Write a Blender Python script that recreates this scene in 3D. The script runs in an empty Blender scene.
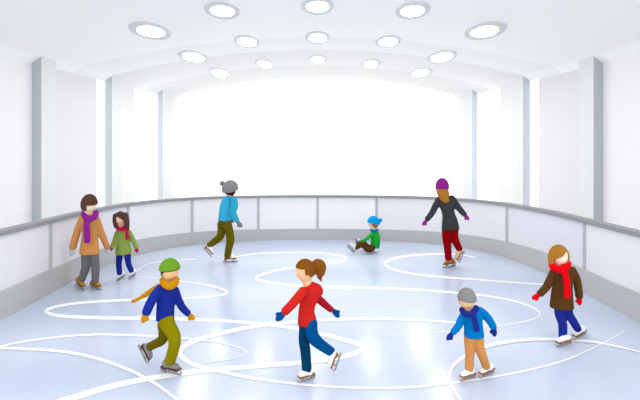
import bpy, bmesh, math, random
from mathutils import Vector, Matrix

# ------------------------------------------------------------ camera, world, exposure
F, H, CX, HY = 420.0, 2.1, 317.5, 159.0          # focal length in px, eye height, vanishing column, horizon row
scene = bpy.context.scene
C = scene.collection
cam_d = bpy.data.cameras.new('camera'); cam = bpy.data.objects.new('camera', cam_d); C.objects.link(cam)
cam.location = (0, 0, H); cam.rotation_euler = (math.pi / 2, 0, 0)
cam_d.sensor_fit = 'HORIZONTAL'; cam_d.sensor_width = 36; cam_d.lens = 36 * F / 640
cam_d.shift_x = (320 - CX) / 640; cam_d.shift_y = -(200 - HY) / 640
cam_d.clip_end = 200
scene.camera = cam
world = bpy.data.worlds.new('daylight'); scene.world = world; world.use_nodes = True
bg = world.node_tree.nodes['Background']
bg.inputs[0].default_value = (1.0, 0.99, 0.975, 1); bg.inputs[1].default_value = 1.5
vs = scene.view_settings
vs.view_transform = 'Standard'; vs.look = 'None'; vs.gamma = 1; vs.use_curve_mapping = False
vs.exposure = 0.09

# ------------------------------------------------------------ helpers
def lin(c):
    r = []
    for v in c:
        v /= 255.0
        r.append(v / 12.92 if v <= 0.04045 else ((v + 0.055) / 1.055) ** 2.4)
    return (r[0], r[1], r[2], 1)
_m = {}
def mat(name, rgb, rough=0.8, metal=0.0, spec=0.2, grain=0.0, emit=0.0):
    key = (name, rgb)
    if key in _m: return _m[key]
    m = bpy.data.materials.new(name); m.use_nodes = True
    nt = m.node_tree; b = nt.nodes['Principled BSDF']
    b.inputs['Roughness'].default_value = rough
    b.inputs['Metallic'].default_value = metal
    b.inputs['Specular IOR Level'].default_value = spec
    col = lin(rgb)
    b.inputs['Base Color'].default_value = col
    if grain:
        tc = nt.nodes.new('ShaderNodeTexCoord'); n = nt.nodes.new('ShaderNodeTexNoise')
        n.inputs['Scale'].default_value = 90; n.inputs['Detail'].default_value = 3
        r = nt.nodes.new('ShaderNodeValToRGB')
        r.color_ramp.elements[0].color = tuple(v * (1 - grain) for v in col[:3]) + (1,)
        r.color_ramp.elements[1].color = tuple(min(1, v * (1 + grain)) for v in col[:3]) + (1,)
        nt.links.new(tc.outputs['Object'], n.inputs['Vector'])
        nt.links.new(n.outputs['Fac'], r.inputs['Fac']); nt.links.new(r.outputs['Color'], b.inputs['Base Color'])
    if emit:
        b.inputs['Emission Color'].default_value = col; b.inputs['Emission Strength'].default_value = emit
    _m[key] = m
    return m
def cloth(rgb): return mat('cloth', tuple(v * .955 for v in rgb), 0.95, spec=0.05, grain=0.05)

def mesh_obj(name, verts, faces, m, parent=None, origin=(0, 0, 0), smooth=False):
    """verts in world space; stored relative to origin"""
    o0 = Vector(origin)
    me = bpy.data.meshes.new(name)
    me.from_pydata([Vector(v) - o0 for v in verts], [], faces)
    bm = bmesh.new(); bm.from_mesh(me); bmesh.ops.recalc_face_normals(bm, faces=bm.faces); bm.to_mesh(me); bm.free()
    me.materials.append(m)
    if smooth:
        for p in me.polygons: p.use_smooth = True
    o = bpy.data.objects.new(name, me); C.objects.link(o)
    if parent: o.parent = parent
    else: o.location = o0
    return o
class G:
    """collects shapes in world space"""
    def __init__(s): s.v = []; s.f = []
    def add(s, v, f):
        n = len(s.v); s.v += [Vector(x) for x in v]; s.f += [[i + n for i in q] for q in f]
    def box(s, a, b):
        x0, y0, z0 = a; x1, y1, z1 = b
        s.add([(x0,y0,z0),(x1,y0,z0),(x1,y1,z0),(x0,y1,z0),(x0,y0,z1),(x1,y0,z1),(x1,y1,z1),(x0,y1,z1)],
              [(0,3,2,1),(4,5,6,7),(0,1,5,4),(1,2,6,5),(2,3,7,6),(3,0,4,7)])
    def sweep(s, rings, caps=True, closed=False):
        n = len(rings[0]); v = [p for r in rings for p in r]; f = []
        m = len(rings)
        for i in range(m if closed else m - 1):
            j = (i + 1) % m
            for k in range(n):
                f.append((i*n+k, i*n+(k+1) % n, j*n+(k+1) % n, j*n+k))
        if caps and not closed:
            f.append(tuple(range(n))); f.append(tuple((m-1)*n+k for k in range(n)))
        s.add(v, f)
    def tube(s, pts, radii, depth=1.0, n=16, sub=5, round_ends=True):
        """smooth tube through pts; radius lies in the picture-parallel plane, depth*radius across it"""
        P, R = spline(pts, radii, sub)
        T = [(P[min(i+1, len(P)-1)] - P[max(i-1, 0)]).normalized() for i in range(len(P))]
        if round_ends:
            out_P, out_R, out_T = [], [], []
            for a in (80, 60, 35, 15):
                out_P.append(P[0] - T[0] * R[0] * math.sin(math.radians(a)) * .75); out_R.append(R[0] * math.cos(math.radians(a))); out_T.append(T[0])
            out_P += P; out_R += R; out_T += T
            for a in ((15, 35, 60, 80) if round_ends != 'start' else ()):
                out_P.append(P[-1] + T[-1] * R[-1] * math.sin(math.radians(a)) * .75); out_R.append(R[-1] * math.cos(math.radians(a))); out_T.append(T[-1])
            P, R, T = out_P, out_R, out_T
        rings = []
        for p, r, t in zip(P, R, T):
            nn = t.cross(Vector((0, 1, 0)))
            if nn.length < .05: nn = Vector((1, 0, 0))
            nn.normalize(); b = nn.cross(t).normalized()
            rings.append([p + nn * r * math.cos(2*math.pi*k/n) + b * r * depth * math.sin(2*math.pi*k/n) for k in range(n)])
        s.sweep(rings)
    def ball(s, c, rx, ry, rz, keep=None, rot=None, nu=28, nv=20):
        c = Vector(c); v = []; f = []
        for i in range(nv + 1):
            th = math.pi * i / nv
            for k in range(nu):
                ph = 2 * math.pi * k / nu
                d = Vector((math.sin(th)*math.cos(ph), math.sin(th)*math.sin(ph), math.cos(th)))
                q = Vector((d.x*rx, d.y*ry, d.z*rz))
                if rot: q = rot @ q
                v.append(c + q)
        for i in range(nv):
            for k in range(nu):
                f.append((i*nu+k, i*nu+(k+1) % nu, (i+1)*nu+(k+1) % nu, (i+1)*nu+k))
        s.add(v, f)
    def obj(s, name, m, parent=None, origin=(0,0,0), voxel=0, smooth=True):
        o = mesh_obj(name, s.v, s.f, m, parent, origin, smooth)
        if voxel:
            bm = bmesh.new(); bm.from_mesh(o.data); bmesh.ops.remove_doubles(bm, verts=bm.verts, dist=1e-5); bm.to_mesh(o.data); bm.free()
            r = o.modifiers.new('remesh', 'REMESH'); r.mode = 'VOXEL'; r.voxel_size = voxel; r.use_smooth_shade = True
            k = o.modifiers.new('smooth', 'SMOOTH'); k.iterations = 5; k.factor = .5
            dg = bpy.context.evaluated_depsgraph_get(); dg.update()
            me = bpy.data.meshes.new_from_object(o.evaluated_get(dg))
            o.modifiers.clear(); old = o.data; o.data = me; bpy.data.meshes.remove(old)
            if not me.materials: me.materials.append(m)
        return o
def spline(pts, radii, sub):
    pts = [Vector(p) for p in pts]
    if len(pts) < 2 : return pts, list(radii)
    P, R = [], []
    n = len(pts)
    for i in range(n - 1):
        p0 = pts[max(i-1, 0)]; p1 = pts[i]; p2 = pts[i+1]; p3 = pts[min(i+2, n-1)]
        r0 = radii[max(i-1, 0)]; r1 = radii[i]; r2 = radii[i+1]; r3 = radii[min(i+2, n-1)]
        for k in range(sub):
            t = k / sub
            w = (-.5*t+t*t-.5*t**3, 1-2.5*t*t+1.5*t**3, .5*t+2*t*t-1.5*t**3, -.5*t*t+.5*t**3)
            P.append(p0*w[0]+p1*w[1]+p2*w[2]+p3*w[3]); R.append(r0*w[0]+r1*w[1]+r2*w[2]+r3*w[3])
    P.append(pts[-1]); R.append(radii[-1])
    return P, R
def ground(x, y, z=0.0):
    Y = F * (H - z) / (y - HY)
    return Vector(((x - CX) * Y / F, Y, z))
def struct(o): o['kind'] = 'structure'; return o
def tag(o, label, cat, group=None):
    o['label'] = label; o['category'] = cat
    if group: o['group'] = group
    return o
def empty(name, loc):
    o = bpy.data.objects.new(name, None); C.objects.link(o); o.location = loc; o.empty_display_size = .1
    return o

# ------------------------------------------------------------ the hall
SL, K = 0.0625, 0.0178
def ceil_z(x, y): return 4.925 + SL * y - K * x * x - .5 * max(0, abs(x) - 6.97)
WX = 7.24                                         # side walls
Y0, YE = 4.0, 21.6

# ceiling: four vaulted bays, each nearer one hanging 3 cm lower than the next
bays = [(Y0, 12.4, (252, 254, 254)), (12.4, 14.3, (243, 246, 247)), (14.3, 17.65, (232, 233, 236)), (17.65, YE + .3, (222, 223, 225))]  # farther bays coloured darker to offset the stronger light there
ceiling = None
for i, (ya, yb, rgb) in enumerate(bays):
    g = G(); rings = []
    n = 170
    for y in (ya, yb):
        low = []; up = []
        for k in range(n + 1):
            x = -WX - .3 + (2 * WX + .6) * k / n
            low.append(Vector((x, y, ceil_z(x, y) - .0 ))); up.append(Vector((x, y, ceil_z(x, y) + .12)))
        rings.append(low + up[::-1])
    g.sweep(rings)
    o = g.obj('ceiling', mat('ceiling_toned', rgb, .9), smooth=False)
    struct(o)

# side walls with tall windows standing between toned stretches
wall_rgb = {0: (240, 238, 244), 1: (220, 220, 226), 2: (226, 227, 230), 3: (228, 228, 228)}  # colours beyond the near stretch lowered to balance the brighter light there
WIN = [(13.75, 14.45), (16.66, 19.1)]
glass_m = mat('backlit_glass', (250, 251, 255), .5, emit=1.2)
end_glow_m = mat('glowing_end_wall', (255, 255, 255), .5, emit=1.2)  # glow added to the plain end wall to light the hall
glass_m3 = mat('backlit_glass_side', (255, 255, 255), .5, emit=1.25)
for gm in (glass_m, end_glow_m, glass_m3): gm.node_tree.nodes['Principled BSDF'].inputs['Base Color'].default_value = (.35, .35, .35, 1)
nwin = 1
for side, sx in (('left', -1), ('right', 1)):
    stretches = [(Y0, 10.9, 0), (10.9, 13.75, 1), (14.45, 16.66, 2), (19.1, YE, 3)]
    for (a, b, t) in stretches:
        g = G()
        za = ceil_z(WX, a) + .02; zb = ceil_z(WX, b) + .02
        x0, x1 = sx * WX, sx * (WX + .25)
        g.add([(x0,a,0),(x0,b,0),(x0,b,zb),(x0,a,za),(x1,a,0),(x1,b,0),(x1,b,zb),(x1,a,za)],
              [(0,1,2,3),(4,5,6,7),(0,1,5,4),(3,2,6,7),(1,2,6,5),(0,3,7,4)])
        struct(g.obj('wall_' + side, mat('wall_toned', wall_rgb[t], .9), smooth=False))
    for w, (a, b) in enumerate(WIN):
        nwin += 1
        g = G(); x0, x1 = sx * (WX + .015), sx * (WX + .06)
        za = ceil_z(WX, a) ; zb = ceil_z(WX, b)
        g.add([(x0,a,0),(x0,b,0),(x0,b,zb),(x0,a,za),(x1,a,0),(x1,b,0),(x1,b,zb),(x1,a,za)],
              [(0,1,2,3),(4,5,6,7),(0,1,5,4),(3,2,6,7),(1,2,6,5),(0,3,7,4)])
        struct(g.obj('window_%d' % nwin, glass_m if w == 0 else glass_m3, smooth=False))
# far end: plain white wall under the vault, given an added glow
g = G(); n = 30; low = []; top = []
rings = []
for y in (YE, YE + .1):
    ring = [Vector((-WX + 2*WX*k/n, y, 0)) for k in range(n+1)] + [Vector((WX - 2*WX*k/n, y, ceil_z(WX - 2*WX*k/n, y) + .02)) for k in range(n+1)]
    rings.append(ring)
g.sweep(rings)
struct(g.obj('window_1', end_glow_m, smooth=False))

# columns
col_shaded = mat('column_shaded', (190, 197, 204), .85)  # front faces coloured darker than inward ones: shade put into the colour
col_lit = mat('column_lit', (220, 224, 227), .85)
cols = [(10.65, 11.24), (14.30, 15.04), (19.0, 20.15)]
descs = ['nearest', 'middle', 'farthest']
for side, sx in (('left', -1), ('right', 1)):
    for i, (a, b) in enumerate(cols):
        r = empty('column', (sx * 7.12, (a + b) / 2, 0))
        g = G(); zx = [(7.0, a), (7.24, a), (7.24, b), (7.0, b)]
        vv = [(sx*x, y, 0) for x, y in zx] + [(sx*x, y, ceil_z(x, y) + .03) for x, y in zx]
        g.add(vv, [(0,1,2,3),(4,5,6,7),(0,1,5,4),(1,2,6,5),(2,3,7,6),(3,0,4,7)])
        o = mesh_obj('shaft', g.v, g.f, col_lit, r, r.location)
        o.data.materials.append(col_shaded)
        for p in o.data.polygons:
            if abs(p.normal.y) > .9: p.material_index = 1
        g = G(); g.box((min(sx*6.96, sx*7.28), a-.03, 0), (max(sx*6.96, sx*7.24), b+.03, .15))
        g.obj('plinth', col_shaded, r, r.location, smooth=False)
        tag(r, '%s grey-white square column along the %s wall of the hall' % (descs[i], side), 'column', 'square columns along the hall walls')

# oval ceiling lights, found where their line of sight meets the vault
def on_ceiling(px, py):
    kx, kz = (px - CX) / F, (HY - py) / F
    lo, hi = 2.0, 40.0
    for _ in range(60):
        y = (lo + hi) / 2
        if H + kz * y < ceil_z(kx * y, y): lo = y
        else: hi = y
    return Vector((kx * lo, lo, ceil_z(kx * lo, lo)))
lamp_m = mat('lamp_diffuser', (255, 250, 240), .5, emit=22.0)
ring_m = mat('lamp_trim', (214, 220, 223), .6)
rows = [('front row', [(317.5, 6), (222.5, 10.5), (412.5, 10.5), (151, 31), (484.5, 31)], 11.0, 16.5, 5.2, 8.6),
        ('second row', [(317.5, 37.5), (247, 41.5), (388, 41.5), (194, 57), (441.5, 57)], 8.8, 12.0, 4.2, 6.0),
        ('back row', [(317.5, 59.5), (264.5, 64), (370.5, 64), (220, 73), (420, 73)], 6.3, 9.4, 3.2, 4.6)]
where = ['centre one', 'left of centre', 'right of centre', 'far left one', 'far right one']
for rn, pts, wi, wo, hi_, ho in rows:
    for q, (px, py) in enumerate(pts):
        c = on_ceiling(px, py); s = c.y / F
        nrm = Vector((2*K*c.x, -SL, 1)).normalized() * -1          # downwards
        ty = Vector((0, 1, 0)); ty = (ty - nrm * ty.dot(nrm)).normalized(); tx = ty.cross(nrm).normalized()
        # real half axes: across, and along the hall
        fore = (HY - 27 - py) / F
        def disc(name, a, b, z0, z1, m, parent, hole=None):
            g = G(); n = 40
            def ring(A, B, z): return [c + tx*A*math.cos(2*math.pi*k/n) + ty*B*math.sin(2*math.pi*k/n) + nrm*z for k in range(n)]
            if hole: g.sweep([ring(hole[0], hole[1], z0), ring(a, b, z0), ring(a*.97, b*.97, z1), ring(hole[0]*1.02, hole[1]*1.02, z1)], closed=True)
            else: g.sweep([ring(a, b, z0), ring(a, b, z1)])
            return g.obj(name, m, parent, c, smooth=False)
        r = empty('ceiling_light', c)
        ax, ay = wi * s, hi_ * s / fore
        bx, by = wo * s, ho * s / fore
        disc('trim_ring', bx, by, -.005, .025, ring_m, r, (ax, ay))
        disc('diffuser', ax, ay, -.005, .018, lamp_m, r)
        tag(r, 'round white ceiling light, %s in the %s overhead' % (where[q], rn), 'ceiling light', 'round lights set in the vaulted ceiling')

# ------------------------------------------------------------ floor and ice
half = [(0.0, 10.89), (1.2, 10.83), (2.42, 10.58), (3.1, 10.22), (3.6, 9.72), (3.95, 9.1), (4.12, 8.4), (4.19, 7.5), (4.17, 6.6), (4.13, 5.7), (4.12, 4.5), (4.12, 2.6)]
curve = [Vector((-x, y, 0)) for x, y in half[::-1]] + [Vector((x, y, 0)) for x, y in half[1:]]
path, _ = spline(curve, [1]*len(curve), 12)
g = G(); g.box((-WX-.3, .5, -.3), (WX+.3, YE+.3, -.02))
struct(g.obj('floor', mat('concrete_floor', (196, 197, 200), .8), smooth=False))
ice = bpy.data.materials.new('ice'); ice.use_nodes = True
nt = ice.node_tree; b = nt.nodes['Principled BSDF']
b.inputs['Roughness'].default_value = .18; b.inputs['IOR'].default_value = 1.31; b.inputs['Specular IOR Level'].default_value = .5
tc = nt.nodes.new('ShaderNodeTexCoord'); mp = nt.nodes.new('ShaderNodeMapping'); mp.inputs['Scale'].default_value = (.18, .55, 1)
nz = nt.nodes.new('ShaderNodeTexNoise'); nz.inputs['Scale'].default_value = 1.0; nz.inputs['Detail'].default_value = 1
rp = nt.nodes.new('ShaderNodeValToRGB')
rp.color_ramp.elements[0].position = .35; rp.color_ramp.elements[0].color = lin((190, 202, 225))
rp.color_ramp.elements[1].position = .62; rp.color_ramp.elements[1].color = lin((207, 218, 237))
nt.links.new(tc.outputs['Object'], mp.inputs['Vector']); nt.links.new(mp.outputs['Vector'], nz.inputs['Vector'])
nt.links.new(nz.outputs['Fac'], rp.inputs['Fac']); nt.links.new(rp.outputs['Color'], b.inputs['Base Color'])
g = G()
poly = [Vector((p.x*1.005, p.y + .02, 0)) for p in path] + [Vector((4.13, 1.0, 0)), Vector((-4.13, 1.0, 0))]
poly = [Vector((-4.13, 1.0, 0))] + [Vector((p.x, p.y, 0)) for p in path] + [Vector((4.13, 1.0, 0))]
g.sweep([[p + Vector((0, 0, -.019)) for p in poly], poly])
ice_o = struct(g.obj('floor', ice, smooth=False))
ice_o.name = 'floor_ice'

# white skate marks cut into the ice, children of the ice
mark_m = mat('scraped_ice', (252, 253, 255), .7)
marks = [
 [(230,258,.6),(250,254.5,.8),(270,253,1),(307,252.5,1.2),(330,254,1.3),(343,256.5,1.4),(346,259,1.5),(338,262.3,1.6),(316,265.5,1.7),(290,268,1.9),(266,273,2.2),(256,278,2.4),(264,281.5,2.5),(290,285,2.5),(330,287.5,2.4),(400,289,2.2),(450,292.3,2),(494,297,1.8),(524,304,1.6),(539,312,1.4),(536,318,1.2),(515,323.5,1),(480,328,.8),(430,333,.7),(380,336.5,.5)],
 [(476,257.5,.8),(460,255,1.1),(440,254,1.4),(415,255.3,1.7),(396,258,2),(385,263,2.2),(392,269,2.2),(412,273.8,2),(440,277,1.8),(480,280,1.4),(520,283,1.1),(560,285.5,.7)],
 [(137,277,.5),(165,279,.7),(200,284,1.2),(220,288.5,1.6),(227,293,1.8),(212,296.7,1.9),(175,299,2),(135,300,2.3),(100,301.5,2.6),(65,305,2.9),(46,311,3.1),(60,316,3.3),(100,318,3.3),(150,318.5,3.2),(200,320,3),(250,323,3),(300,329.5,3.3),(344,340,4),(362,346,4.6),(361,351,4.8),(344,356.5,4.8),(310,362,4.6),(250,367,4.6),(200,371.5,4.8),(150,378.5,5.2),(110,387,5.6),(70,399,6),(30,412,6.5)],
 [(500,327,.8),(470,324,1.6),(436,321.3,2.3),(400,319.5,2.6),(372,319,2.8),(330,320,3),(290,322.5,3.2),(250,327.5,3.6),(215,335,4),(190,343,4.4),(180,353,4.5),(192,364,4.2),(218,371,3.6),(250,378,3),(290,383.5,2.5),(330,387,2.3),(380,388.5,2.2),(430,386,2.1),(494,377,1.9),(530,370,1.7),(566,360,1.5),(602,344,1.1),(625,331,.8)],
 [(0,347,2),(18,343,1.8),(42,339.3,1.8),(70,336.3,1.9),(102,334.8,2),(142,336,2),(170,337.5,1.7),(210,341.5,1.3),(236,347,1.1),(246,353,1),(232,359,.8),(206,363.5,.5)],
 [(0,348.5,2.6),(18,349,2.6),(58,351.5,2.7),(90,357,2.9),(122,367.5,3),(150,381,2.9),(172,396,2.7),(185,408,2.4)],
 [(137,271,.4),(146,265.5,.6),(160,262,.7),(197,259.3,.5)],
 [(466,408,3),(456,394,3),(450,382,3),(452,368,3.2),(466,356,3.4),(486,347,3.5),(510,342,3.4),(542,339.5,3.1),(590,342,2.4),(617,347,1.8),(640,352.5,1.4)],
]
for i, mk in enumerate(marks):
    P, R = spline([Vector((a, b_, 0)) for a, b_, w in mk], [w for a, b_, w in mk], 10)
    gp = [ground(p.x, p.y) for p in P]
    v = []; f = []
    z = .002 + i * .0006
    for k in range(len(gp)):
        t = (P[min(k+1, len(P)-1)] - P[max(k-1, 0)]).normalized()
        nn = Vector((-t.y, t.x, 0))
        # widths follow the drawn stroke: pen width across the stroke in the view, laid on the ice
        a = ground(P[k].x + nn.x * R[k]/2, P[k].y + nn.y * R[k]/2); c_ = ground(P[k].x - nn.x * R[k]/2, P[k].y - nn.y * R[k]/2)
        v += [a + Vector((0, 0, z)), c_ + Vector((0, 0, z))]
    for k in range(len(gp) - 1): f.append((2*k, 2*k+1, 2*k+3, 2*k+2))
    mesh_obj('skate_mark', v, f, mark_m, ice_o, (0, 0, 0))

# ------------------------------------------------------------ rink barrier
BH = 1.16
bar = empty('rink_barrier', (0, 10.9, 0)); bo = bar.location.copy()
def normal_at(P, i):
    t = (P[min(i+1, len(P)-1)] - P[max(i-1, 0)]).normalized()
    return Vector((-t.y, t.x, 0))            # outwards (path runs left to right over the far end)
def strip(name, P, d0, d1, z0, z1, m):
    g = G(); rings = []
    for i, p in enumerate(P):
        n = normal_at(P, i)
        zz1 = z1(p) if callable(z1) else z1; zz0 = z0(p) if callable(z0) else z0
        rings.append([p + n*d0 + Vector((0,0,zz0)), p + n*d1 + Vector((0,0,zz0)), p + n*d1 + Vector((0,0,zz1)), p + n*d0 + Vector((0,0,zz1))])
    g.sweep(rings)
    return g.obj(name, m, bar, bo, smooth=False)
def kick(p): return .285 + .085 * max(0, min(1, (10.9 - p.y) / 3.0))
strip('kickplate', path, 0, .13, 0, kick, mat('grey_rubber', (194, 194, 195), .8))
strip('handrail', path, -.015, .145, BH - .062, BH, mat('rail_grey', (152, 152, 156), .6))
def at_px(px):
    best = min(range(len(path)), key=lambda i: abs(CX + F * path[i].x / path[i].y - px) + (0 if path[i].y > 3.5 else 1e3))
    return best
posts = [51, 128.5, 192, 256.5, 317.5, 378.5, 443, 506.5, 584]
idx = [at_px(p) for p in posts]
post_m = mat('post_grey', (192, 192, 195), .7)
panel_shades = [(238,237,242), (232,231,238), (240,240,244), (245,244,248), (250,250,252), (250,250,252), (245,244,248), (240,240,244), (232,231,238), (238,237,242)]  # panels round the bends coloured darker, shading put into the colour
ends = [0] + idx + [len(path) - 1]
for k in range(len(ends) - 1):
    strip('panel', path[ends[k]:ends[k+1]+1], .03, .09, lambda p: kick(p) - .01, BH - .05, mat('panel_plastic', panel_shades[k], .7))
def post_box(i):
    p = path[i]; n = normal_at(path, i); t = Vector((n.y, -n.x, 0)); w = .03
    g = G(); z0, z1 = kick(p) - .005, BH - .058
    q = [p + n*.012 - t*w, p + n*.012 + t*w, p + n*.1 + t*w, p + n*.1 - t*w]
    g.sweep([[v + Vector((0,0,z0)) for v in q], [v + Vector((0,0,z1)) for v in q]])
    g.obj('post', post_m, bar, bo, smooth=False)
for i in idx: post_box(i)
# posts outside the frame, nearer than the picture's edge
for i in (min(range(len(path)//2), key=lambda j: abs(path[j].y-4.2)), min(range(len(path)//2, len(path)), key=lambda j: abs(path[j].y-4.2))): post_box(i)
tag(bar, 'curved rink barrier of pale panels with grey handrail around the ice', 'barrier')

# ------------------------------------------------------------ skaters
class Person:
    def __init__(s, fx, fy, skin):
        s.base = ground(fx, fy); s.Y = s.base.y; s.m = s.Y / F; s.skin = skin
        s.body = G(); s.root = None; s.todo = []
        s.vox = max(.006, 0.011 * s.Y / 6)
    def P(s, x, y, d=0.0):
        Y = s.Y + d
        return Vector(((x - CX) * Y / F, Y, H - (y - HY) * Y / F))
    def tube(s, g, pts, depth=1.0, **k):
        """pts: (x, y, d, r) in picture px with d metres of depth"""
        g.tube([s.P(p[0], p[1], p[2]) for p in pts], [p[3] * s.m for p in pts], depth, **k)
    def later(s, name, g, m, label=None, voxel=True, sub=()):
        s.todo.append((name, g, m, label, voxel, sub))
    def flesh(s, pts, f=.8, depth=1.0): s.tube(s.body, [(a, b, c, r*f) for a, b, c, r in pts], depth)
    def garment(s, name, m, tubes, label=None):
        g = G()
        for i, (pts, dep) in enumerate(tubes):
            hem = name in ('coat', 'jacket', 'hoodie') and i == 0
            if hem: dep *= 1.22
            s.tube(g, pts, dep, round_ends='start' if hem else True)
            if hem:
                e = pts[-1]; s.flesh(pts[:-1] + [(e[0], e[1] - e[3]*.35, e[2], e[3]*.5)], .7, dep*.8)
            else: s.flesh(pts, .72, dep)
        s.later(name, g, m, label)
    def shape(s, name, m, tubes, label=None, sub=()):
        g = G()
        for pts, dep in tubes: s.tube(g, pts, dep)
        s.later(name, g, m, label, sub=sub)
    def mitten(s, x, y, dx, dy, r, m, d=0.0, thumb=1):
        """a hand from wrist (x,y) pointing along (dx,dy); thumb side +-1"""
        L = math.hypot(dx, dy); ux, uy = dx/L, dy/L; nx, ny = -uy*thumb, ux*thumb
        g = G()
        s.tube(g, [(x - ux*r*.9, y - uy*r*.9, d, r*.72), (x, y, d, r*.85), (x + ux*r*.8, y + uy*r*.8, d - .005, r*.92), (x + ux*r*1.5, y + uy*r*1.5, d - .012, r*.62)], .6)
        s.tube(g, [(x + nx*r*.3 - ux*r*.2, y + ny*r*.3 - uy*r*.2, d, r*.36), (x + nx*r*1.0 + ux*r*.35, y + ny*r*1.0 + uy*r*.35, d - .01, r*.36), (x + nx*r*1.15 + ux*r*.85, y + ny*r*1.15 + uy*r*.85, d - .015, r*.28)], .9)
        s.flesh([(x - ux*r, y - uy*r, d, r*.7), (x + ux*r*.9, y + uy*r*.9, d, r*.7)], .7, .6)
        s.later('mitten', g, m)
    def head(s, x, y, rx, rz, yaw, tilt=0.0, nose=True, d=0.0, ears=True):
        """yaw: 0 looks at the viewer, +90 to picture right, 180 away"""
        s.hc = s.P(x, y, d); s.hr = (rx*s.m, rz*s.m)
        a = math.radians(yaw)
        fwd = Vector((math.sin(a), -math.cos(a), -.12)).normalized(); right = fwd.cross(Vector((0,0,1))).normalized(); up = right.cross(fwd)
        s.rot = Matrix((right, fwd, up)).transposed()
        if tilt: s.rot = Matrix.Rotation(math.radians(tilt), 3, 'Y') @ s.rot
        R, Z = s.hr
        s.body.ball(s.hc, R*.92, R*1.0, Z, rot=s.rot)
        if nose: s.body.ball(s.hc + s.rot @ Vector((0, R*.97, -Z*.22)), R*.1, R*.14, Z*.13, rot=s.rot, nu=10, nv=8)
        if ears:
            for e in (-1, 1): s.body.ball(s.hc + s.rot @ Vector((e*R*.9, -R*.05, -Z*.15)), R*.1, R*.16, Z*.2, rot=s.rot, nu=10, nv=8)
    def cover(s, name, m, keep, grow=1.12, label=None, off=(0,0,0), zf=1.0, extra=None, thick=.1):
        """a shell over the head: keep(right, forward, up) says where it lies"""
        R, Z = s.hr; bm = bmesh.new()
        bmesh.ops.create_icosphere(bm, subdivisions=5, radius=1)
        kill = [v for v in bm.verts if not keep(v.co.x, v.co.y, v.co.z)]
        bmesh.ops.delete(bm, geom=kill, context='VERTS')
        for v in bm.verts: v.normal_update()
        g = G(); idx_ = {}
        vo = []; vi = []
        for v in bm.verts:
            idx_[v] = len(vo); q = v.co
            vo.append(s.hc + s.rot @ Vector((q.x*R*.92*grow + off[0]*R, q.y*R*grow + off[1]*R, q.z*Z*grow*zf + off[2]*Z)))
            vi.append(s.hc + s.rot @ Vector((q.x*R*.92*.97, q.y*R*.97, q.z*Z*.97)))
        n = len(vo); fs = []
        for f in bm.faces:
            q = [idx_[v] for v in f.verts]; fs.append(q); fs.append([i + n for i in q[::-1]])
        for e in bm.edges:
            if e.is_boundary:
                a_, b_ = idx_[e.verts[0]], idx_[e.verts[1]]; fs.append([a_, b_, b_+n, a_+n])
        g.add(vo + vi, fs); bm.free()
        if extra:
            for pts, dep in extra: s.tube(g, pts, dep)
        s.later(name, g, m, label, voxel=bool(extra))
    def skate(s, heel, toe, boot_m, sole_m, ankle, r, up=None, grounded=True, d=(0, 0), hgt=1.0, long=1.0):
        """heel/toe: picture points of the blade's ends; ankle: (x,y,d)"""
        if grounded: A, B = ground(*heel), ground(*toe)
        else: A, B = s.P(heel[0], heel[1], d[0]), s.P(toe[0], toe[1], d[1])
        T = (B - A); L = T.length; T.normalize()
        ank = s.P(*ankle)
        if grounded: U = Vector((0, 0, 1))
        else:
            U = ank - (A + (B - A) * .3); U = (U - T * U.dot(T)).normalized()
        S = T.cross(U).normalized()
        rr = r * s.m
        bh = rr * .98 * hgt                         # sole height above the ice
        def W(t, u, w=0.0): return A + T * (t * L) + U * u + S * w
        # boot
        g = G()
        def ring_tube(secs):
            n = 16; rings = []
            for c, ax1, r1, ax2, r2 in secs:
                rings.append([c + ax1*r1*math.cos(2*math.pi*k/n) + ax2*r2*math.sin(2*math.pi*k/n) for k in range(n)])
            g.sweep(rings)
        hh = rr
        ring_tube([(W(t, bh + .2*rr + h_*hh*.5), S, w*rr, U, h_*hh*.55) for t, w, h_ in
                   [(.08,.3,.5),(.12,.62,1.0),(.22,.75,1.35),(.36,.76,1.45),(.5,.74,1.25),(.65,.74,1.0),(.8,.68,.85),(.89,.5,.65),(.93,.25,.35)]])
        low = W(.26, bh + .7*rr)
        axis = (ank - low)
        topp = ank + axis.normalized() * rr * .25
        ax = axis.normalized(); t2 = (T - ax * T.dot(ax)).normalized(); s2 = ax.cross(t2).normalized()
        ring_tube([(low + (topp - low) * k_, t2, rr*q, s2, rr*q*.85) for k_, q in [(-.25, .7), (0, .98), (.35, .95), (.7, .93), (1, 1.0)]])
        s.body.tube([topp, low, W(.7, bh + .5*rr)], [rr*.6, rr*.5, rr*.35])
        # sole with heel block
        sg = G()
        def plate(g_, t0, t1, u0, u1, w):
            v = [W(t0,u0,-w), W(t1,u0,-w), W(t1,u0,w), W(t0,u0,w), W(t0,u1,-w), W(t1,u1,-w), W(t1,u1,w), W(t0,u1,w)]
            g_.add(v, [(0,3,2,1),(4,5,6,7),(0,1,5,4),(1,2,6,5),(2,3,7,6),(3,0,4,7)])
        plate(sg, .06, .94, bh, bh + .26*rr, .64*rr)
        plate(sg, .06, .3, bh - .22*rr, bh, .54*rr)
        # blade: runner with turned-up toe and two stanchions
        bg_ = G(); w = max(.13*rr, .005)
        run = [(-.04,.12*rr),(0,0),(.5,0),(.94,0),(1.02,.16*rr),(1.05,.5*rr)]
        rings = [[W(t, u, -w), W(t, u, w), W(t + (.0 if t < 1 else -.03), u + .36*rr, w), W(t + (.0 if t < 1 else -.03), u + .36*rr, -w)] for t, u in run]
        bg_.sweep(rings)
        plate(bg_, .14, .22, .2*rr, bh - .2*rr, w); plate(bg_, .68, .76, .2*rr, bh + .02*rr, w)
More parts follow.
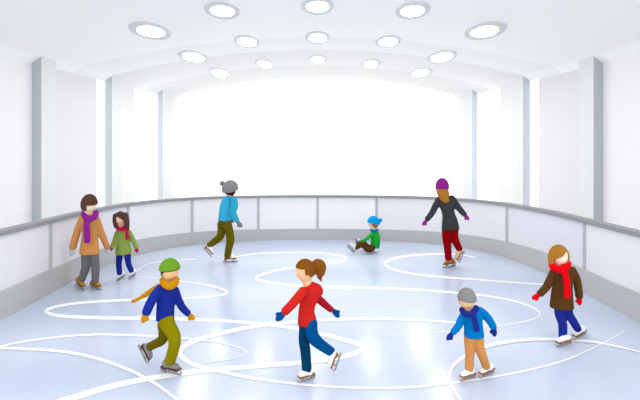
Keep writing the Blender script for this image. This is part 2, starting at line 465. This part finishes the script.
        s.todo.append(('skate', g, boot_m, None, True, [('sole', sg, sole_m), ('blade', bg_, STEEL)]))
    def finish(s, label, group=None):
        root = s.body.obj('person', mat('skin', s.skin, .75, spec=.2), None, s.base, voxel=s.vox)
        for name, g, m, lab, vox, sub in s.todo:
            o = g.obj(name, m, root, s.base, voxel=s.vox if vox else 0)
            if lab: o['label'] = lab
            for sn, sgm, sm in sub: sgm.obj(sn, sm, o, s.base, smooth=False)
        tag(root, label, 'person', group)
        return root
STEEL = mat('blade_steel', (152, 155, 162), .4, metal=.0, spec=.5)
WHITE_B = mat('white_leather', (250, 250, 250), .6)
SOLE = mat('brown_sole', (150, 98, 40), .7)
ICEW = 'on the ice'

# --- adult in the tan coat (left) -------------------------------------------
p = Person(90, 289, (246, 222, 205))
p.head(89.4, 204.8, 7.3, 8.9, 38, d=0)
p.cover('hair', cloth((92, 64, 52)), lambda x, y, z: not (y > -.1 and x < .5 and z < .06) and not (x < -.2 and z < .06) and not (z < -.55), 1.17, off=(0, 0, .06))
p.flesh([(89.5, 210, 0, 4), (89.5, 219, 0, 4)], 1)
COAT = cloth((215, 150, 88))
p.garment('coat', COAT, [([(89.5,216,0,6.5),(89.3,220,0,8.3),(89.8,228,0,7.6),(89.6,238,0,7.8),(89.6,247,0,9),(89.5,254,0,9.8)], .62),
    ([(82.5,218.5,0,3.6),(78.6,228,0,3.5),(75.3,238,0,3.5),(72.6,247.5,-.02,3.5)], .9),
    ([(96,218.5,0,3.6),(99.5,228,.03,3.4),(103,237,.1,3.2),(107,247,.18,3.0)], .9)])
p.garment('trousers', cloth((112, 113, 115)), [([(86,250,0,4.6),(86,258,0,4.4),(85.6,267,-.02,4.0),(82,279,0,3.5)], 1), ([(93.5,250,0,4.6),(94.5,258,0,4.2),(95.6,268,0,3.8),(95.3,281,0,3.4)], 1)])
p.mitten(72.1, 251, -1, 4, 2.9, cloth((200, 206, 212)), -.02, -1)
p.mitten(107.9, 250, 1.2, 2.4, 2.7, cloth((200, 206, 212)), .2, 1)
BOOTY = mat('yellow_leather', (198, 142, 26), .6)
p.skate((77, 282.5), (84, 290.5), BOOTY, SOLE, (81.4, 280, 0), 3.2)
p.skate((91, 285.5), (100.5, 290.5), BOOTY, SOLE, (95.2, 281, 0), 3.2)
SC = cloth((146, 39, 143))
p.shape('scarf', SC, [([(83.2,213.6,-.02,2.5),(86,217.5,-.09,3.0),(90,218.6,-.13,3.1),(94,217.2,-.09,2.9),(96.6,213.6,-.02,2.4)], 1), ([(96.4,212,0,2.4),(93,213,.08,3),(87,213,.08,3),(83.5,213,0,2.4)], 1),
   ([(86,217,-.12,2.8),(86.3,225,-.17,3.3),(86.8,233,-.17,3.4),(87,241,-.17,3.6)], .35)])
p.finish('brown-haired adult in tan coat and purple scarf, skating hand in hand with a girl')

# --- girl in the green coat --------------------------------------------------
p = Person(125, 280, (244, 208, 178))
p.head(120.4, 219, 5.3, 6.5, 0)
HB = cloth((92, 64, 56))
p.cover('hair', HB, lambda x, y, z: not (y > .2 and z < .4 + .5*x and abs(x) < .86) and z > -.75, 1.22, extra=[
   ([(115.2,215,-.04,2.1),(114.8,221,-.07,2.1),(115.6,227,-.08,1.6)], 1.3), ([(125.6,214,-.04,2.4),(126.8,222,-.08,2.5),(127.8,230.5,-.1,1.5)], 1.2), ([(121,216,.1,5.5),(121.5,226,.1,4.8)], .5)])
p.flesh([(121, 223, 0, 3), (121, 232, 0, 3)], 1)
GC = cloth((146, 172, 82))
p.garment('coat', GC, [([(122,230,0,5.5),(122.5,233,0,6.4),(123,241,0,6.2),(123.4,249,0,7.4),(123.6,254,0,8.1)], .68),
    ([(117.5,232.5,0,2.7),(115,240,-.05,2.5),(111.9,248.3,-.15,2.3)], .9), ([(129,232.5,0,2.7),(133,240,0,2.5),(136.3,247.5,0,2.4)], .9)])
p.garment('trousers', cloth((30, 46, 146)), [([(120,252,0,3.4),(119.3,258,0,3.1),(118.8,265,0,2.8),(119.7,273.5,0,2.6)], 1), ([(127,252,0,3.4),(127.8,258,0,3.1),(128.6,264,0,2.8),(131.6,271,0,2.6)], 1)])
CR = cloth((206, 24, 88))
p.mitten(110.6, 250, -1.3, 1.6, 1.9, CR, -.22, 1); p.mitten(136.8, 249, .2, 2, 2.2, CR, 0, 1)
p.skate((124, 277), (117, 281.5), WHITE_B, mat('grey_sole', (150, 152, 158), .6), (119.9, 274.5, 0), 2.6)
p.skate((135.5, 274), (129.3, 279.8), WHITE_B, mat('grey_sole', (150, 152, 158), .6), (132, 272, 0), 2.6)
p.shape('scarf', CR, [([(116.5,226.5,-.01,1.9),(118.5,228.8,-.08,2.1),(122,229,-.1,2.1),(125.6,226.8,-.02,1.9)], 1), ([(125.5,226.6,0,1.8),(121,226.5,.09,2.1),(116.5,226.5,0,1.8)], 1), ([(126,229,-.1,1.6),(127,234,-.15,2.1),(127.3,238.5,-.15,2.5)], .4)])
p.finish('long-haired girl in green coat and crimson scarf, holding the adult\'s hand')

# --- skater in the light-blue jacket, from behind ----------------------------
p = Person(230, 262, (240, 200, 170))
p.head(230.8, 189.3, 6.2, 7.0, 125, tilt=6)
p.cover('hair', cloth((96, 24, 16)), lambda x, y, z: z < .4 and not (y > .45) and z > -.8, 1.08)
p.cover('woollen_hat', cloth((141, 141, 142)), lambda x, y, z: z > -.3 + .45*y, 1.34, off=(0, -.12, .06), zf=.95)
p.shape('pompom', cloth((141, 141, 142)), [([(221.6,183.2,.03,2.8),(222.2,183.6,.03,2.8)], 1)])
p.flesh([(230, 193, 0, 3.2), (229.5, 199, 0, 3.5)], 1)
p.garment('jacket', cloth((62, 184, 230)), [([(229.8,197.5,0,4.4),(228.6,202,0,7),(226.3,209,0,6.9),(225,216,0,6.4),(224.4,220.5,0,6.6)], .75)])
p.garment('jacket_sleeve', cloth((52, 172, 206)), [([(233.5,199.5,-.13,3.9),(234.2,206,-.16,4),(232.6,211.5,-.17,3.7),(234.4,216,-.19,3.3),(237,220.6,-.2,2.8)], .85)])  # near sleeve darker than its jacket, shade put into the cloth colour
p.garment('jacket_sleeve', cloth((62, 184, 230)), [([(227,200,.12,3.4),(226,206,.16,3.2),(227,213,.2,2.8),(230,218,.2,2.5)], .9)])
OL = cloth((104, 94, 10))
p.garment('trousers', OL, [([(224.4,219,0,6.2),(224.6,224,0,6.3)], .7), ([(221.8,224,.06,4.6),(221.6,231,.06,4.2),(219.8,237,.05,3.9),(214.5,241.5,.08,3.4),(209.4,245,.1,3.1)], .95),
   ([(227.3,224,-.05,4.6),(229.6,233,-.07,4.2),(230.4,241,-.08,4.0),(228.6,249,-.05,3.6),(227.6,256,-.02,3.5)], .95)])
GR = cloth((134, 134, 136))
p.mitten(239.1, 223.6, 1.2, 1.5, 2.6, GR, -.2, 1); p.mitten(231, 219.5, 1, 1.5, 2.3, GR, .2, 1)
p.skate((203, 247.5), (211, 257), WHITE_B, SOLE, (210.3, 246.5, .1), 3.0, grounded=False, d=(.1, .1))
p.skate((223.5, 262), (237.3, 262), WHITE_B, SOLE, (228, 256.5, 0), 3.3)
p.finish('skater in light blue jacket, olive trousers and grey bobble hat by the barrier')

# --- boy with the green beanie -------------------------------------------------
p = Person(171, 373.2, (232, 190, 142))
p.head(170, 271.3, 8.9, 9.6, 62)
p.cover('hair', cloth((92, 40, 26)), lambda x, y, z: z < .3 and y < .05 and z > -.45, 1.05)
p.cover('beanie', cloth((108, 158, 44)), lambda x, y, z: z > .03 + .2*y, 1.2, off=(0, -.08, .17))
p.flesh([(169, 277, 0, 5), (168, 287, 0, 5.5)], 1)
NV = cloth((30, 48, 148))
p.garment('jacket', NV, [([(168,286,0,8),(167,291,0,9.8),(166.2,300,0,9.2),(165.4,310,0,8.8),(165,320,0,9)], .72),
   ([(160.5,289,-.06,5),(154,297,-.1,4.8),(149.5,305,-.13,4.6),(146.3,312.6,-.15,4.4)], .85),
   ([(174.5,290,.05,4.6),(178,299,.06,4.2),(182,307,.06,3.9),(188,313.5,.05,3.4)], .85)])
p.garment('trouser_leg', cloth((143, 134, 4)), [([(166.5,321,-.03,8.3),(168.5,326,-.04,7.3),(174,336,-.06,6.5),(174,347,-.06,5.8),(170,361,-.02,5.5)], .85)], 'olive green front trouser leg')
p.garment('trouser_leg', cloth((105, 95, 4)), [([(163.5,324,.05,6.2),(164.2,332,.07,5.8),(162,340,.1,5.2),(155,344,.12,4.6),(148.5,347.3,.14,4.4)], .85)], 'olive trailing trouser leg, shade coloured in')  # same trousers, the rear leg's shade put into its colour
OC = cloth((203, 140, 12))
p.mitten(144.9, 316.3, -.6, 2, 3.7, OC, -.16, -1); p.mitten(190, 315.6, 2, 1.6, 3.3, OC, .05, 1)
GB = mat('grey_leather', (136, 134, 134), .6); DS = mat('dark_brown_sole', (98, 56, 36), .7)
p.skate((161.5, 371), (180.5, 376), GB, DS, (170.2, 362, 0), 5.2)
p.skate((137.6, 345.5), (146, 363), GB, DS, (149, 347.5, .14), 4.6, grounded=False, d=(.14, .14))
p.shape('scarf', OC, [([(162,280,-.02,2.9),(165,284,-.08,3.7),(170,286,-.11,3.9),(175,283,-.08,3.6),(177,278.5,-.02,2.6)], 1), ([(177,279.5,0,2.8),(171,281,.08,3.8),(162,280.5,0,3)], 1),
   ([(163.5,284,.04,2.2),(157,287.5,.06,3.3),(149,292.5,.07,3),(141,297.5,.08,2.2),(135,300.6,.08,1.8)], .5), ([(133.2,301,.08,2.2),(132.8,301.1,.08,2.2)], .9)])
p.finish('boy in green beanie, navy jacket and olive trousers with a trailing ochre scarf')

# --- girl in the red hoodie ------------------------------------------------------
p = Person(308, 380, (238, 192, 146))
p.head(305.2, 271, 9.2, 11.0, -72)
HR = cloth((134, 80, 24))
p.cover('hair', HR, lambda x, y, z: not (y > .3 and z < .35) and not (y > -.12 and z < -.25) and z > -.45, 1.13, extra=[
   ([(313,268,0,3),(317,264.5,0,5.8),(320.5,266.5,0,5.8),(320.5,273,0,4.4),(319.5,277,0,2.6),(322,281.5,0,.8)], .75)])
p.flesh([(306, 277, 0, 4.6), (308, 285, 0, 5)], 1)
RD = cloth((208, 40, 36))
p.garment('hoodie', RD, [([(309,286.5,0,6.5),(311,290,0,10),(309.8,296,0,9.6),(307.6,304,0,8.2),(306.4,312,0,8.2),(307,319,0,9.4),(307.4,324,0,9.8)], .72),
   ([(303.5,291,-.09,4.8),(297.5,298,-.13,4.7),(291,305.5,-.16,4.5),(285,311.5,-.18,4.3)], .85), ([(312,286.5,.02,4.4),(318,289,.02,4.6),(319.5,293,.02,3.8)], 1.3)])
p.garment('hoodie_sleeve', cloth((176, 26, 38)), [([(315,296,.12,4.4),(321,301,.15,4.2),(326,305.5,.17,3.8),(331,309.5,.18,3.4)], .85)], 'red sleeve on the far arm, shade coloured in')  # same hoodie cloth, far arm darkened with shade in the colour
BL = cloth((0, 78, 142))
p.mitten(281.6, 315.3, -2, 1.9, 4.0, BL, -.18, 1); p.mitten(335, 312.4, 1.7, 2, 3.5, BL, .18, -1)
p.garment('jeans_leg', cloth((0, 62, 98)), [([(305,323,.02,6.5),(304.8,331,.03,6),(304,341,.0,5.5),(305.5,352,.0,5.2),(306.8,370,0,5.0)], .85)], 'blue jeans leg she stands on, shade coloured in')  # same jeans as the other leg, shade put into this colour
p.garment('jeans_leg', cloth((0, 80, 142)), [([(311,323,-.03,6.6),(311.5,331,-.05,6.4),(314.5,339,-.06,6.2),(322,345.5,-.02,5.4),(331,351.5,.03,4.8)], .85)], 'blue jeans leg kicked back')
p.skate((314.5, 377.5), (298, 383.5), WHITE_B, SOLE, (307.2, 371, 0), 4.9)
p.skate((341.6, 353.5), (335.8, 370.5), WHITE_B, SOLE, (332, 352.3, .03), 4.7, grounded=False, d=(.03, .03))
p.finish('girl in red hoodie and blue jeans with a brown ponytail, one skate kicked back')

# --- child sitting on the ice ------------------------------------------------------
p = Person(372, 252.3, (243, 208, 178))
p.head(373, 223.2, 4.9, 5.4, -80)
p.cover('hair', cloth((184, 112, 38)), lambda x, y, z: y < .55 and z < .3 and z > -.85 and not (y > .1 and z < -.4), 1.08)
p.cover('woollen_hat', cloth((0, 160, 232)), lambda x, y, z: z > -.12 + .3*y, 1.3, off=(0, -.12, .05))
p.shape('pompom', cloth((0, 160, 232)), [([(380,220.2,.0,2.4),(380.5,220.6,.0,2.4)], 1)])
p.flesh([(374, 227, 0, 2.6), (374.3, 232, 0, 3)], 1)
p.shape('collar', cloth((0, 130, 205)), [([(370.4,230,-.02,1.3),(374.3,231,-.1,1.5),(378,230,-.02,1.3)], 1), ([(378,230,.02,1.3),(374.3,230,.1,1.4),(370.4,230,.02,1.3)], 1)])
p.garment('jacket', cloth((32, 172, 58)), [([(374.5,233,0,4),(375.4,237,0,4.6),(375.4,243,0,4.9),(374.6,247.6,0,4.6)], .9),
   ([(372.6,234,-.12,2.2),(369,237,-.15,2),(366,239.6,-.14,1.8),(363.5,240.8,-.12,1.5)], 1), ([(372.8,234,.12,2.2),(368.5,237.5,.15,2),(365.4,240.4,.14,1.6)], 1)])
BR = cloth((92, 58, 26))
p.garment('trousers', BR, [([(373,247.6,-.1,3.2),(368,249.2,-.12,3.2),(364.5,246,-.12,3),(362,243.8,-.12,2.9),(358.5,246,-.12,2.7),(354,248.6,-.12,2.6)], 1),
   ([(373,247.2,.1,3.2),(368,247.6,.14,3.1),(363.5,242.8,.16,2.7),(360,242.6,.17,2.5),(357.8,243,.18,2.2)], 1)])
p.mitten(362.6, 241.3, -2, .7, 1.5, cloth((32, 172, 58)), -.13, -1)
p.mitten(364.6, 241, -2, .7, 1.4, cloth((32, 172, 58)), .14, -1)
GW = mat('pale_grey_leather', (222, 226, 232), .5); GSL = mat('grey_sole', (150, 152, 158), .6)
p.skate((353.5, 253.0), (346.2, 246.2), GW, GSL, (354.4, 248.6, -.12), 3.3, grounded=False, d=(-.12, -.12), hgt=.7)
p.skate((357.5, 246.6), (354, 239.2), GW, GSL, (358.6, 243, .18), 2.8, grounded=False, d=(.18, .18), hgt=.7)
p.finish('child in green jacket and bright blue bobble hat sitting fallen on the ice')

# --- woman in the dark coat, seen from behind -----------------------------------------
p = Person(449, 267, (240, 200, 170))
p.head(442.2, 188, 6.0, 8.2, 170)
TB = cloth((178, 122, 46))
p.cover('hair', TB, lambda x, y, z: y < .3 and z < .5, 1.1, extra=[([(442,190,-.04,5.9),(443.3,194,-.07,5.9),(445,198.5,-.09,4.6),(446.6,200.8,-.1,3)], .7)])
p.cover('beanie', cloth((146, 39, 143)), lambda x, y, z: z > -.32, 1.2, off=(0, 0, .16), zf=.9)
p.flesh([(442.5, 192, 0, 3.4), (444, 200, 0, 4)], 1)
DK = cloth((66, 66, 68))
p.garment('coat', DK, [([(445.3,199,0,6),(446,202,0,7.6),(447.4,208,0,6.9),(448.6,214,0,6.2),(450,221,0,7.6),(450.6,229.5,0,9)], .66),
   ([(439.3,199.5,0,3.6),(435.5,206,0,3.4),(432,213,0,3.1),(427,219.4,0,2.7)], .9), ([(451.5,198,0,3.6),(455.5,203.5,0,3.4),(459.6,209,0,3.1),(464.6,214.6,0,2.7)], .9)])
PU = cloth((160, 42, 150))
p.mitten(425.2, 222, -1.5, 1.6, 2.4, PU, 0, -1); p.mitten(466.2, 216.6, 1.3, 1.8, 2.4, PU, 0, 1)
p.garment('trousers', cloth((148, 4, 10)), [([(446.7,228,0,4.5),(446.3,237,0,4.2),(447.4,246,0,3.8),(448.4,258.5,0,3.4)], 1), ([(454.5,228,0,4.4),(454.2,236,0,4),(456,242,0,3.7),(459.3,249,.05,3.3)], 1)])
TN = mat('tan_leather', (172, 112, 56), .6); TL = mat('pale_tan_leather', (238, 200, 158), .6)
p.skate((455, 265.5), (443.5, 268.3), TN, SOLE, (448.6, 259.5, 0), 3.2)
p.skate((464.8, 251.5), (459.6, 262.5), TL, SOLE, (460, 249.8, .05), 3.1, grounded=False, d=(.05, .05))
p.finish('woman in dark grey coat, crimson trousers and purple beanie, seen from behind')

# --- small boy in the blue jacket ------------------------------------------------------
p = Person(474, 379, (240, 198, 150))
p.head(466.8, 299.8, 8.2, 9.6, 8)
p.cover('hair', cloth((160, 100, 40)), lambda x, y, z: z < .35 and z > -.4 and (y < .1 or z > .16 - .12*x), 1.05)
p.cover('beanie', cloth((141, 141, 142)), lambda x, y, z: z > .04, 1.2, off=(0, 0, .06))
p.flesh([(467.5, 306, 0, 5), (470, 315, 0, 5.5)], 1)
p.garment('jacket', cloth((0, 124, 196)), [([(471.5,312,0,8.3),(472.5,317,0,9.3),(473.2,325,0,9.4),(473.8,331,0,9.6),(474,336.5,0,10)], .66),
   ([(465,314,0,4.3),(461.2,320,-.02,4),(458,326.5,-.03,3.7),(453.2,332,-.04,3.3)], .9), ([(479.5,311,0,4.5),(485,315,0,4.3),(489.6,320.5,0,4.0),(493.3,326.8,0,3.7)], .9)])
p.garment('trousers', cloth((217, 151, 88)), [([(469.5,336,0,5.6),(469.4,345,0,5),(469.8,355,0,4.5),(469,368.5,0,4.3)], 1), ([(478,336,0,5.6),(479.2,346,0,5),(482,355,0,4.5),(486.2,366,.04,4.2)], 1)])
N2 = cloth((34, 46, 140))
p.mitten(450.6, 335.4, -1.7, 1.9, 3.2, N2, -.04, -1); p.mitten(494, 330.2, .1, 2, 3.4, N2, 0, 1)
p.skate((475, 376.8), (460.5, 382.2), WHITE_B, SOLE, (468.8, 369.3, 0), 4.3)
p.skate((493.5, 371.8), (479.8, 379.0), WHITE_B, SOLE, (486.6, 366.7, .04), 4.3)
p.shape('scarf', N2, [([(461.5,309.5,-.01,2.6),(464,313,-.07,3),(469,314.3,-.09,3),(474.5,311.5,-.07,2.9),(477,307.5,-.01,2.4)], 1), ([(476.5,307.5,.01,2.6),(469,310,.07,3),(461.5,309.5,0,2.6)], 1),
   ([(473,313,-.1,2.9),(474.6,319,-.115,3.1),(475.8,325,-.115,3.2),(477,329.8,-.115,3.3)], .35)])
p.finish('small boy in blue jacket, tan trousers, grey beanie and navy scarf near the front')

# --- girl in the long brown coat -------------------------------------------------------
p = Person(567, 343.5, (246, 230, 214))
p.head(559, 256.2, 8.2, 9.6, 8)
p.cover('hair', cloth((176, 120, 46)), lambda x, y, z: not (y > .2 and z < .46 - .7*x and abs(x) < .82) and (z > -.7 or y < .0), 1.22, off=(0, 0, 0), extra=[([(566.6,252,-.02,1.9),(567.3,258,-.03,2),(566.4,264,-.04,1.8)], 1.4), ([(551.6,252,-.02,2.2),(550.6,258,-.03,2.4),(551.6,264,-.04,2.2)], 1.4)])
p.flesh([(559, 262, 0, 4.6), (560, 271, 0, 5)], 1)
BC = cloth((94, 62, 30))
p.garment('coat', BC, [([(562.3,269,0,8.4),(563.2,274,0,9.4),(562.8,283,0,9.2),(562,293,0,10.2),(561.8,302,0,11),(561.8,308,0,11.6)], .62),
   ([(554.6,271,0,4.2),(550.6,279,0,4.1),(546.4,287,-.02,3.8),(540,293.8,-.04,3.5)], .9), ([(571.6,270,0,4.3),(576,278,0,4),(578,287,0,3.8),(579.2,296.5,0,3.6)], .9)])
RS = cloth((230, 6, 22))
p.mitten(537, 296, -2, 1.1, 3.1, RS, -.05, -1); p.mitten(579.3, 299.6, 0, 2, 3.1, RS, 0, 1)
p.garment('trousers', cloth((34, 48, 148)), [([(559.5,306,0,5),(559.8,315,0,4.6),(562.6,324,0,4.2),(562.8,336.5,0,3.9)], 1), ([(567,306,0,5),(568.6,314,0,4.4),(573,321,0,4.1),(577.5,328.6,.05,3.8)], 1)])
p.skate((570.8, 343.2), (556.5, 347.4), WHITE_B, SOLE, (563, 337.4, 0), 3.9)
p.skate((585.3, 333), (573.8, 341), WHITE_B, SOLE, (578, 329.4, .05), 3.9)
p.shape('scarf', RS, [([(551.5,264.5,-.01,3.2),(554.5,268,-.08,3.7),(560,269.6,-.1,3.7),(566,267,-.08,3.5),(568.5,263,-.01,2.8)], 1), ([(568.5,263,.01,2.8),(560,265,.08,3.5),(551.5,264.5,.01,3)], 1),
   ([(564,269,-.115,3),(566,277,-.14,3.4),(567,286,-.15,3.6),(567.4,296.5,-.16,3.7)], .35)])
p.finish('girl in long brown coat and red scarf skating by the right barrier')
